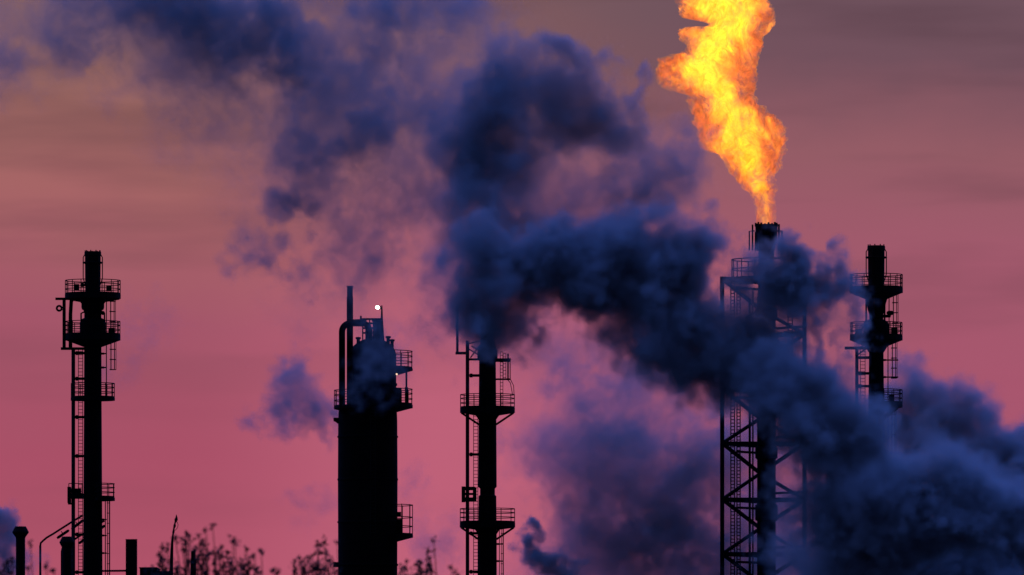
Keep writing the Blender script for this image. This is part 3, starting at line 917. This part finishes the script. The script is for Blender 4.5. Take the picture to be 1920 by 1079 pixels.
# ------------------------------------------------------------------ flame
def flame():
    P = Plane(800, 1437.0)
    x, z, s = P.x, P.z, P.s
    left = [(428, 1421), (420, 1417), (405, 1417), (390, 1414), (375, 1412), (362, 1406), (356, 1392), (348, 1385), (335, 1376), (318, 1360), (300, 1347), (288, 1340), (283, 1322), (275, 1312), (262, 1309), (245, 1311), (232, 1303),
            (218, 1304), (200, 1301), (186, 1303), (181, 1294), (176, 1276), (170, 1249), (155, 1238), (140, 1233), (125, 1232), (113, 1234), (108, 1262), (103, 1276), (96, 1284), (84, 1283), (76, 1274), (68, 1271), (58, 1275), (55, 1284),
            (52, 1300), (49, 1316), (45, 1328), (41, 1318), (37, 1296), (34, 1280), (28, 1274), (15, 1272), (0, 1272), (-20, 1268), (-45, 1280), (-75, 1292), (-100, 1310), (-125, 1330), (-150, 1352), (-165, 1372)]
    right = [(428, 1452), (420, 1455), (405, 1457), (390, 1456), (375, 1454), (350, 1452), (335, 1451), (318, 1452), (308, 1457), (295, 1463), (280, 1467), (262, 1466), (255, 1459), (245, 1459), (232, 1453), (220, 1441), (208, 1430),
             (195, 1420), (180, 1413), (165, 1413), (150, 1417), (135, 1420), (118, 1418), (105, 1416), (95, 1423), (80, 1427), (72, 1424), (66, 1437), (50, 1448), (35, 1453), (22, 1454), (10, 1446), (-5, 1438), (-25, 1440), (-50, 1432), (-80, 1425),
             (-110, 1412), (-140, 1398), (-165, 1384)]
    ly, lx = zip(*sorted(left))
    ry, rx = zip(*sorted(right))
    rng = np.random.default_rng(5)
    rows = np.arange(426, -164, -2.0)
    n = 56
    # smooth random displacement made of plane waves
    K = [(rng.normal(size=3) * f, rng.uniform(0, 6.28), a) for f, a in ((0.7, 0.16), (0.7, 0.16), (1.5, 0.10), (1.5, 0.10), (3.0, 0.06), (3.0, 0.06), (5.5, 0.07), (5.5, 0.07), (9.0, 0.05), (9.0, 0.05)) for _ in range(2)]
    vs, fs = [], []
    for i, py in enumerate(rows):
        a, b = x(np.interp(py, ly, lx)), x(np.interp(py, ry, rx))
        cx_, h = 0.5 * (a + b), 0.5 * (b - a)
        wob = 0.25 * math.sin(py * 0.031) * min(1, (426 - py) / 120)
        for k in range(n):
            th = 2 * math.pi * k / n
            c, sn = math.cos(th), math.sin(th)
            p = np.array((cx_ + h * c, wob + min(h, 2.6) * 0.85 * sn, z(py)))
            amp = min(1.0, (426 - py) / 90)
            d = sum(A * math.sin(float(np.dot(kv, p)) + ph) for kv, ph, A in K) * amp
            p += np.array((c, 0.85 * sn, 0.25)) * d * 1.0
            vs.append(tuple(p))
    m = len(rows)
    for i in range(m - 1):
        for k in range(n):
            fs.append((i * n + k, i * n + (k + 1) % n, (i + 1) * n + (k + 1) % n, (i + 1) * n + k))
    fs.append(tuple(range(n - 1, -1, -1)))
    fs.append(tuple((m - 1) * n + k for k in range(n)))
    mat = bpy.data.materials.new('burning_gas')
    mat.use_nodes = True
    nt = mat.node_tree
    nt.nodes.clear()
    t = N(nt, 'ShaderNodeTexCoord')
    mpp = N(nt, 'ShaderNodeMapping', Vector=t.outputs['Object'], Scale=(1.0, 1.0, 0.75))
    n0 = N(nt, 'ShaderNodeTexNoise', Vector=mpp.outputs[0], Scale=0.30, Detail=5.0, Roughness=0.6, Distortion=1.2)
    n1 = N(nt, 'ShaderNodeTexNoise', Vector=mpp.outputs[0], Scale=0.55, Detail=5.0, Roughness=0.55, Distortion=1.2)
    n2 = N(nt, 'ShaderNodeTexNoise', Vector=mpp.outputs[0], Scale=1.2, Detail=4.0, Roughness=0.5, Distortion=1.2)
    n4 = N(nt, 'ShaderNodeTexNoise', Vector=mpp.outputs[0], Scale=0.55, Detail=4.0, Roughness=0.55, Distortion=2.2)
    sp = N(nt, 'ShaderNodeSeparateXYZ', i0=t.outputs['Object'])
    up = maprange(nt, sp.outputs[2], z(420), z(340), 0.55, 1.0)
    hot = maprange(nt, n1.outputs[0], 0.38, 0.64)
    fine = maprange(nt, n2.outputs[0], 0.40, 0.62)
    dens = math_(nt, 'MULTIPLY', math_(nt, 'ADD', math_(nt, 'MULTIPLY', hot, 1.3), 0.06), math_(nt, 'ADD', math_(nt, 'MULTIPLY', fine, 1.2), 0.10))
    dens = math_(nt, 'MULTIPLY', dens, up)
    # crinkled filaments: darker seams where a second noise crosses its middle
    seam = maprange(nt, math_(nt, 'ABSOLUTE', math_(nt, 'SUBTRACT', n4.outputs[0], 0.5)), 0.0, 0.08, 0.28, 1.0)
    # hot core: distance from the flame's own axis, which sways with height
    zz_ = np.linspace(426, -164, 30)
    cxs = [x(0.5 * (np.interp(q, ly, lx) + np.interp(q, ry, rx))) for q in zz_]
    hws = [0.5 * (x(np.interp(q, ry, rx)) - x(np.interp(q, ly, lx))) for q in zz_]
    hf = maprange(nt, sp.outputs[2], z(426), z(-164))
    ax_ = ramp(nt, hf, [(i / 29, ((c + 20) / 40, h_ / 10, 0)) for i, (c, h_) in enumerate(zip(cxs, hws))])
    sc_ = N(nt, 'ShaderNodeSeparateColor', i0=ax_)
    off = math_(nt, 'SUBTRACT', sp.outputs[0], math_(nt, 'MULTIPLY_ADD', sc_.outputs[0], 40.0, -20.0))
    off = math_(nt, 'DIVIDE', math_(nt, 'ABSOLUTE', off), math_(nt, 'MULTIPLY', sc_.outputs[1], 10.0))
    axis = maprange(nt, math_(nt, 'ADD', off, math_(nt, 'MULTIPLY', math_(nt, 'SUBTRACT', n0.outputs[0], 0.5), 3.0)), 0.95, 0.15, 0.0, 1.0, True)
    tall = maprange(nt, sp.outputs[2], z(380), z(120), 0.45, 1.0)
    core = math_(nt, 'MULTIPLY_ADD', math_(nt, 'MULTIPLY', axis, tall), 2.9, 1.12)
    col = mixc(nt, math_(nt, 'MULTIPLY', axis, maprange(nt, hot, 0.0, 1.0, 0.5, 1.0)), (1.0, 0.175, 0.035), (1.0, 0.37, 0.014))
    ab = N(nt, 'ShaderNodeVolumeAbsorption', Color=(0, 0, 0, 1), Density=math_(nt, 'MULTIPLY', dens, 1.3))
    em = N(nt, 'ShaderNodeEmission', Color=col, Strength=math_(nt, 'MULTIPLY', math_(nt, 'MULTIPLY', dens, core), math_(nt, 'MULTIPLY', seam, 1.35)))
    va = N(nt, 'ShaderNodeAddShader', i0=ab.outputs[0], i1=em.outputs[0])
    # a thin luminous skin of torn filaments
    n3 = N(nt, 'ShaderNodeTexNoise', Vector=mpp.outputs[0], Scale=1.6, Detail=6.0, Roughness=0.7, Distortion=1.5)
    skin = maprange(nt, n3.outputs[0], 0.5, 0.75, 0.0, 0.35)
    tr = N(nt, 'ShaderNodeBsdfTransparent')
    es = N(nt, 'ShaderNodeEmission', Color=(1.0, 0.38, 0.04, 1), Strength=1.0)
    ms = N(nt, 'ShaderNodeMixShader', i0=skin, i1=tr.outputs[0], i2=es.outputs[0])
    N(nt, 'ShaderNodeOutputMaterial', Surface=ms.outputs[0], Volume=va.outputs[0])
    mat.cycles.volume_step_rate = 0.12
    o = MB().add(vs, fs).build('flame', mat, None, True)
    o.location = P.loc
    tag(o, 'huge orange and yellow flame billowing up from the flare tip', 'flame')


# ------------------------------------------------------------------ smoke
PUFFS = []
SEED = 404


def puff(x, y, rx, ry, tau, soft=0.6, dep=0.0, rd=None):
    """photo-plane centre and radii, optical depth through the middle, edge softness, depth offset in m"""
    PUFFS.append((x, y, rx, ry, tau, soft, dep, rd))


def smoke_shapes():
    def many(rows, soft, dep):
        for r in rows:
            puff(*r, soft, dep)

    # lower right bank: the part in front of the derrick and the right stack
    many(((1495, 738, 68, 58, 3.5), (1550, 788, 70, 66, 4.0), (1592, 846, 64, 58, 4.0), (1650, 902, 58, 50, 4.0), (1715, 925, 85, 68, 5), (1600, 920, 105, 95, 4), (1550, 735, 36, 26, 1.2),
          (1528, 860, 46, 80, 1.8), (1450, 790, 34, 34, 0.7), (1455, 855, 20, 34, 0.35), (1440, 1015, 20, 22, 0.6), (1442, 900, 14, 40, 0.4), (1510, 780, 56, 66, 2.4), (1520, 885, 32, 56, 1.3), (1430, 770, 46, 28, 1.6), (1480, 700, 60, 40, 2.4), (1700, 950, 80, 50, 4), (1575, 960, 70, 80, 5), (1590, 1050, 75, 70, 6), (1640, 1000, 80, 70, 6), (1540, 900, 46, 60, 2.4)), 0.85, -7.0)
    many(((1785, 950, 95, 48, 7), (1910, 975, 100, 50, 8), (1690, 990, 80, 45, 6), (1990, 1000, 80, 50, 7)), 0.9, -9.0)  # rolls added nearer the camera as an overhang, to shade the bank below
    many(((1740, 980, 120, 95, 8), (1700, 1070, 170, 90, 10), (1850, 1065, 120, 80, 9), (1800, 1000, 90, 70, 6), (1580, 1045, 60, 90, 2.4), (1860, 1130, 230, 100, 9)), 0.85, 12.0)
    # the part behind the right stack
    many(((1710, 748, 50, 46, 2.0), (1775, 800, 70, 60, 3.0), (1830, 828, 55, 56, 3.0), (1850, 800, 32, 35, 1.6), (1800, 772, 45, 34, 1.8), (1860, 985, 130, 115, 6), (1950, 1000, 130, 125, 6), (1905, 905, 42, 42, 2.5), (1930, 890, 40, 32, 2),
          (1720, 830, 80, 60, 2.5), (1980, 1130, 120, 110, 6), (2060, 960, 120, 110, 5), (1800, 900, 80, 60, 4), (1870, 870, 30, 30, 1.6), (1690, 790, 50, 40, 2.0)), 0.80, 47.0)
    # long diagonal plume
    many(((1435, 695, 55, 50, 4.0), (1390, 676, 66, 64, 5.0), (1320, 656, 72, 68, 5.0), (1255, 625, 75, 70, 4.5), (1200, 575, 80, 70, 4.5), (1160, 520, 85, 65, 4.5), (1080, 515, 95, 58, 4.0), (1120, 540, 60, 40, 2.5),
          (1000, 520, 80, 55, 3.0), (930, 560, 72, 75, 3.0), (960, 610, 48, 48, 2.4), (900, 605, 40, 50, 1.4), (1235, 490, 75, 70, 4.0), (1285, 495, 50, 55, 3.4), (1295, 530, 36, 40, 2.5), (1180, 440, 55, 40, 2.0),
          (1250, 440, 50, 36, 2.0), (1345, 725, 65, 40, 2.0), (1290, 705, 70, 36, 1.8), (1405, 642, 44, 36, 2.5), (1345, 622, 50, 34, 2.4), (1420, 745, 55, 35, 1.6), (1120, 455, 70, 40, 1.6), (875, 530, 48, 70, 1.3), (930, 470, 60, 45, 1.4),
          (1450, 655, 30, 36, 1.8), (845, 510, 40, 50, 0.8), (1010, 625, 22, 22, 1.2), (1020, 490, 80, 50, 3.0), (1060, 470, 60, 40, 2.0), (900, 480, 50, 50, 1.4)), 0.85, 0.0)
    # upper dark cloud
    many(((1000, 215, 95, 60, 2.3), (930, 200, 70, 60, 2.0), (885, 270, 65, 75, 2.1), (1080, 235, 80, 55, 2.4), (1140, 255, 60, 45, 2.2), (1060, 170, 60, 45, 1.6), (945, 125, 36, 42, 1.3), (1030, 120, 45, 22, 0.9), (1190, 215, 24, 45, 1.3),
          (1205, 165, 14, 30, 1.0), (890, 350, 52, 58, 2.0), (960, 295, 75, 45, 1.8), (860, 170, 40, 34, 1.2), (1090, 140, 45, 30, 0.9), (1130, 200, 40, 30, 1.0), (950, 335, 60, 55, 1.3), (900, 310, 60, 60, 1.2), (1090, 280, 70, 36, 1.2), (1180, 270, 40, 40, 1.2), (1060, 130, 70, 34, 1.0), (900, 150, 40, 40, 0.9)), 0.9, 14.0)
    many(((1265, 320, 50, 60, 0.6), (1190, 340, 60, 60, 0.6), (1295, 260, 20, 45, 0.5), (1040, 410, 110, 60, 0.4), (895, 420, 60, 75, 1.3), (1000, 440, 100, 50, 0.9), (1130, 390, 80, 50, 0.5), (1240, 400, 60, 40, 0.6), (1020, 350, 80, 50, 0.3), (1100, 340, 80, 50, 0.3), (960, 390, 60, 60, 0.7), (1230, 350, 70, 80, 0.6), (1180, 400, 70, 40, 0.8), (870, 440, 60, 60, 0.7)), 0.95, 10.0)
    # torn smoke to the left of it
    many(((705, 245, 42, 40, 1.45), (650, 285, 60, 40, 1.1), (580, 330, 55, 50, 1.1), (550, 375, 42, 25, 1.4), (560, 240, 30, 70, 0.7), (640, 180, 90, 60, 0.5), (760, 200, 60, 50, 0.45), (700, 370, 80, 60, 0.5), (790, 400, 70, 40, 0.6),
          (640, 420, 60, 40, 0.5), (500, 475, 65, 32, 1.1), (560, 515, 60, 30, 0.7), (690, 490, 70, 45, 0.6), (780, 330, 70, 60, 0.35), (460, 440, 50, 40, 0.3), (820, 560, 50, 80, 0.4), (850, 330, 40, 90, 0.7), (620, 560, 120, 50, 0.2), (720, 460, 36, 50, 0.5)), 0.95, 18.0)
    # high dark drift, upper left
    many(((390, 70, 100, 75, 2.0), (340, 15, 95, 55, 2.0), (470, 120, 72, 48, 1.5), (300, -50, 160, 70, 2.0), (530, 90, 70, 60, 1.1), (200, 25, 100, 60, 1.0), (90, 60, 90, 60, 0.6), (-20, 130, 70, 60, 0.7), (150, 95, 45, 30, 0.5), (220, 100, 26, 18, 0.4),
          (370, 170, 80, 50, 0.45), (450, 220, 90, 50, 0.35), (560, 140, 70, 40, 0.7), (640, 60, 90, 50, 0.45), (740, 20, 80, 38, 1.2), (700, 100, 80, 40, 0.6), (820, 60, 90, 50, 0.6), (850, 0, 90, 44, 0.9), (280, 150, 80, 50, 0.35),
          (60, -60, 160, 60, 0.8), (620, -60, 160, 60, 0.8), (-100, 60, 90, 110, 0.8), (500, 20, 50, 50, 0.6), (360, 260, 90, 60, 0.18), (490, 300, 100, 60, 0.2), (600, 160, 90, 60, 0.55), (680, 160, 80, 60, 0.5), (760, 140, 90, 60, 0.5), (560, 300, 70, 70, 0.45), (620, 230, 80, 60, 0.6), (440, 60, 80, 60, 0.9), (540, 40, 60, 50, 0.5), (800, 180, 70, 60, 0.5), (780, 260, 80, 70, 0.5), (840, 230, 50, 60, 0.5)), 1.0, 24.0)
    # low bank behind the slim stack
    many(((1110, 860, 95, 80, 1.3), (1180, 940, 120, 80, 1.6), (1280, 930, 90, 80, 1.6), (1290, 1030, 120, 70, 1.9), (1160, 1040, 130, 60, 1.4), (1100, 960, 70, 50, 0.7), (1230, 1000, 90, 60, 1.0), (1120, 760, 70, 70, 0.8), (1240, 840, 110, 64, 1.2), (1190, 720, 80, 50, 0.6), (1330, 860, 60, 80, 1.0),
          (1080, 690, 60, 60, 0.4), (1040, 800, 60, 60, 0.4), (1020, 880, 40, 35, 0.35), (960, 830, 40, 40, 0.3), (1420, 980, 80, 120, 1.1), (1450, 820, 60, 60, 1.0), (1400, 1060, 120, 60, 1.2), (1050, 980, 60, 40, 0.3), (1220, 1110, 260, 60, 1.0), (1330, 800, 60, 30, 0.4)), 0.75, 46.0)
    # broad thin veils that tie the clouds together
    many(((1050, 330, 200, 140, 0.16), (900, 450, 150, 100, 0.25), (650, 300, 240, 160, 0.16), (1010, 640, 140, 80, 0.22), (450, 80, 420, 110, 0.20), (1240, 330, 110, 120, 0.18), (1200, 760, 240, 130, 0.20), (760, 120, 260, 110, 0.20)), 1.1, 30.0)
    # puff blowing across the flare tip and down between the towers
    many(((1438, 514, 54, 30, 3.4), (1400, 517, 22, 32, 1.8), (1490, 518, 50, 28, 2.8), (1530, 508, 42, 20, 2.6), (1475, 538, 56, 30, 2.0), (1560, 496, 20, 12, 1.5), (1450, 550, 40, 36, 2.4), (1510, 545, 46, 34, 3.2), (1480, 580, 36, 30, 1.8), (1578, 565, 30, 44, 1.7),
          (1586, 612, 24, 42, 1.8), (1584, 532, 24, 26, 1.1), (1518, 600, 20, 46, 1.6), (1510, 655, 22, 36, 1.5), (1430, 570, 30, 24, 0.8), (1600, 650, 16, 20, 0.8), (1570, 694, 30, 18, 1.0), (1465, 640, 28, 36, 0.9), (1550, 542, 40, 26, 2.0)), 0.85, -2.0)
    # wisps in front of the thick column
    many(((695, 668, 40, 44, 0.40), (700, 715, 42, 30, 0.34), (695, 620, 18, 24, 0.2), (900, 655, 32, 22, 0.5), (650, 745, 26, 18, 0.2)), 0.9, -6.0)
    # and scraps behind the stacks
    many(((775, 650, 40, 30, 0.3), (555, 740, 54, 42, 1.2), (525, 785, 40, 24, 0.8), (600, 770, 30, 28, 0.8), (560, 700, 22, 20, 0.35), (580, 930, 40, 30, 0.28),
          (765, 900, 24, 40, 0.3), (830, 1010, 60, 35, 0.4), (280, 610, 50, 40, 0.15), (250, 660, 45, 40, 0.14)), 0.9, 40.0)
    many(((1012, 1032, 30, 15, 3.2), (1045, 1052, 30, 13, 3.0), (995, 1022, 20, 12, 1.4), (1080, 1062, 24, 14, 1.5), (1060, 1075, 30, 14, 1.4), (985, 1005, 12, 16, 0.9), (15, 988, 24, 24, 1.6), (-20, 1000, 42, 38, 2.0), (10, 1030, 26, 40, 1.7), (55, 1050, 20, 34, 1.6), (25, 1070, 46, 30, 1.4), (32, 968, 11, 8, 0.6)), 0.7, 40.0)


def smoke():
    smoke_shapes()
    Yc = 776.0
    k = Yc / D0 / PXM
    x0, x1 = (-170 - 960) * k, (2090 - 960) * k
    z0, z1 = CAM_Z + (UP * PXM + 540 - 1230) * k, CAM_Z + (UP * PXM + 540 + 150) * k
    y0, y1 = Yc - 33.0, Yc + 60.0
    h, hy = 0.235, 0.82
    nx, ny, nz_ = int((x1 - x0) / h), int((y1 - y0) / hy), int((z1 - z0) / h)
    xs = np.linspace(x0, x1, nx, dtype=np.float32)
    ys = np.linspace(y0, y1, ny, dtype=np.float32)
    zs = np.linspace(z0, z1, nz_, dtype=np.float32)
    rng = np.random.default_rng(SEED)
    fx = np.fft.fftfreq(nx, (x1 - x0) / nx).astype(np.float32)
    fy = np.fft.fftfreq(ny, (y1 - y0) / ny).astype(np.float32)
    fz = np.fft.rfftfreq(nz_, (z1 - z0) / nz_).astype(np.float32)
    kk = np.sqrt(fx[:, None, None] ** 2 + fy[None, :, None] ** 2 + fz[None, None, :] ** 2)

    def noise(lo, hi, beta):
        """fractal noise between wavelengths hi..lo metres, unit deviation"""
        f = np.fft.rfftn(rng.standard_normal((nx, ny, nz_), dtype=np.float32))
        with np.errstate(divide='ignore'):
            amp = np.where(kk > 0, kk, 1) ** (-beta)
        amp[0, 0, 0] = 0
        amp *= np.exp(-(kk * lo) ** 2) * (1 - np.exp(-(kk * hi) ** 2))
        g = np.fft.irfftn(f * amp, s=(nx, ny, nz_), axes=(0, 1, 2)).astype(np.float32)
        return g / g.std()

    X = np.broadcast_to(xs[:, None, None], (nx, ny, nz_))
    Yv = np.broadcast_to(ys[None, :, None], (nx, ny, nz_))
    Z = np.broadcast_to(zs[None, None, :], (nx, ny, nz_))
    wx, wy, wz = (noise(0.7, 7.0, 2.3) for _ in range(3))
    n1 = noise(0.75, 7.0, 2.2)
    n2 = noise(0.30, 2.2, 1.7)
    ux, uy, uz = (noise(0.35, 2.5, 1.9) for _ in range(3))
    WX, WY, WZ = X + 0.85 * wx + 0.28 * ux, Yv + 0.85 * wy + 0.28 * uy, Z + 0.85 * wz + 0.28 * uz
    lump = 0.09 * n1 + 0.05 * n2
    sig = np.zeros((nx, ny, nz_), np.float32)
    for (px, py, rx, ry, tau, soft, dep, rd) in PUFFS:
        cy = Yc + dep
        kp = cy / D0 / PXM
        cx, cz = (px - 960) * kp, CAM_Z + (UP * PXM + 540 - py) * kp
        grow = 1.38
        tau = tau * ((1.25 if tau < 5.5 else 1.6) if tau >= 1.5 else 1.9)
        a, c = rx * kp * grow, ry * kp * grow
        b = rd or min(9.0, max(1.3, 0.95 * math.sqrt(a * c)))
        g = 1.6
        i0, i1 = np.searchsorted(xs, (cx - a * g - 2, cx + a * g + 2))
        j0, j1 = np.searchsorted(ys, (cy - b * g - 2, cy + b * g + 2))
        l0, l1 = np.searchsorted(zs, (cz - c * g - 2, cz + c * g + 2))
        if i1 <= i0 or j1 <= j0 or l1 <= l0:
            continue
        sl = np.s_[i0:i1, j0:j1, l0:l1]
        r = np.sqrt(((WX[sl] - cx) / a) ** 2 + ((WY[sl] - cy) / b) ** 2 + ((WZ[sl] - cz) / c) ** 2)
        r = r + lump[sl] * (0.6 + soft)
        f = np.clip((1.0 + 0.25 * soft - r) / (1.15 * soft), 0, 1)
        f = f * f * (3 - 2 * f)
        if tau < 2.4:
            f = f * np.clip(0.84 + 0.58 * n1[sl] + 0.32 * n2[sl], 0.0, 2.8)
        else:
            f = f * np.clip(1.0 + 0.16 * n1[sl] + 0.10 * n2[sl], 0.2, 2.0)
        sig[sl] += f * (tau / (1.5 * b))
    # fade out towards the walls of the grid
    ex = lambda q, a, b, w: np.clip((q - a) / w, 0, 1) * np.clip((b - q) / w, 0, 1)
    sig *= ex(xs, x0, x1, 3.0)[:, None, None] * ex(ys, y0, y1, 1.5)[None, :, None] * ex(zs, z0, z1, 3.0)[None, None, :]
    sig[sig < 0.004] = 0
    n_ = nx * ny * nz_
    me = bpy.data.meshes.new('smoke')
    me.vertices.add(n_)
    at = me.attributes.new('soot', 'FLOAT', 'POINT')
    at.data.foreach_set('value', np.ascontiguousarray(sig.transpose(2, 1, 0)).ravel())   # index = ix + nx * (iy + ny * iz)
    mat = bpy.data.materials.new('steam_and_smoke')
    mat.use_nodes = True
    nt = mat.node_tree
    nt.nodes.clear()
    at_ = N(nt, 'ShaderNodeAttribute', _attribute_name='density')
    pv = N(nt, 'ShaderNodeVolumePrincipled', Color=(0.80, 0.86, 0.95, 1), Density=at_.outputs['Fac'])
    pv.inputs['Density Attribute'].default_value = ''
    pv.inputs['Anisotropy'].default_value = 0.0
    N(nt, 'ShaderNodeOutputMaterial', Volume=pv.outputs[0])
    mat.cycles.volume_interpolation = 'LINEAR' if hasattr(mat.cycles, 'volume_interpolation') else 'LINEAR'
    me.materials.append(mat)
    ob = bpy.data.objects.new('smoke', me)
    COL.objects.link(ob)
    tag(ob, 'dark blue smoke and steam drifting across the towers and the sky', 'smoke', None, 'stuff')
    ng = bpy.data.node_groups.new('smoke_grid', 'GeometryNodeTree')
    ng.interface.new_socket('Geometry', in_out='INPUT', socket_type='NodeSocketGeometry')
    ng.interface.new_socket('Geometry', in_out='OUTPUT', socket_type='NodeSocketGeometry')
    gi, go = ng.nodes.new('NodeGroupInput'), ng.nodes.new('NodeGroupOutput')
    pos = ng.nodes.new('GeometryNodeInputPosition')
    sp = ng.nodes.new('ShaderNodeSeparateXYZ')
    ng.links.new(pos.outputs[0], sp.inputs[0])

    def idx(o, a, b, n):
        v = math_(ng, 'MULTIPLY', math_(ng, 'SUBTRACT', o, a), (n - 1) / (b - a))
        v = math_(ng, 'ROUND', v)
        return math_(ng, 'MINIMUM', math_(ng, 'MAXIMUM', v, 0.0), float(n - 1))

    ix, iy, iz = idx(sp.outputs[0], x0, x1, nx), idx(sp.outputs[1], y0, y1, ny), idx(sp.outputs[2], z0, z1, nz_)
    q = math_(ng, 'MULTIPLY_ADD', iz, float(ny), iy)
    q = math_(ng, 'MULTIPLY_ADD', q, float(nx), ix)
    na = ng.nodes.new('GeometryNodeInputNamedAttribute')
    na.data_type = 'FLOAT'
    na.inputs[0].default_value = 'soot'
    si = ng.nodes.new('GeometryNodeSampleIndex')
    si.data_type, si.domain = 'FLOAT', 'POINT'
    ng.links.new(gi.outputs[0], si.inputs['Geometry'])
    ng.links.new(na.outputs['Attribute'], si.inputs['Value'])
    ng.links.new(q, si.inputs['Index'])
    vc = ng.nodes.new('GeometryNodeVolumeCube')
    ng.links.new(si.outputs[0], vc.inputs['Density'])
    vc.inputs['Min'].default_value = (x0, y0, z0)
    vc.inputs['Max'].default_value = (x1, y1, z1)
    for nm, v in (('Resolution X', nx), ('Resolution Y', ny), ('Resolution Z', nz_)):
        vc.inputs[nm].default_value = v
    sm = ng.nodes.new('GeometryNodeSetMaterial')
    sm.inputs['Material'].default_value = mat
    ng.links.new(vc.outputs[0], sm.inputs[0])
    ng.links.new(sm.outputs[0], go.inputs[0])
    md = ob.modifiers.new('grid', 'NODES')
    md.node_group = ng
    print('smoke grid', nx, ny, nz_, n_)


left_stack()
middle_stack()
right_stack()
column()
derrick()
foreground()
trees()
flame()
smoke()
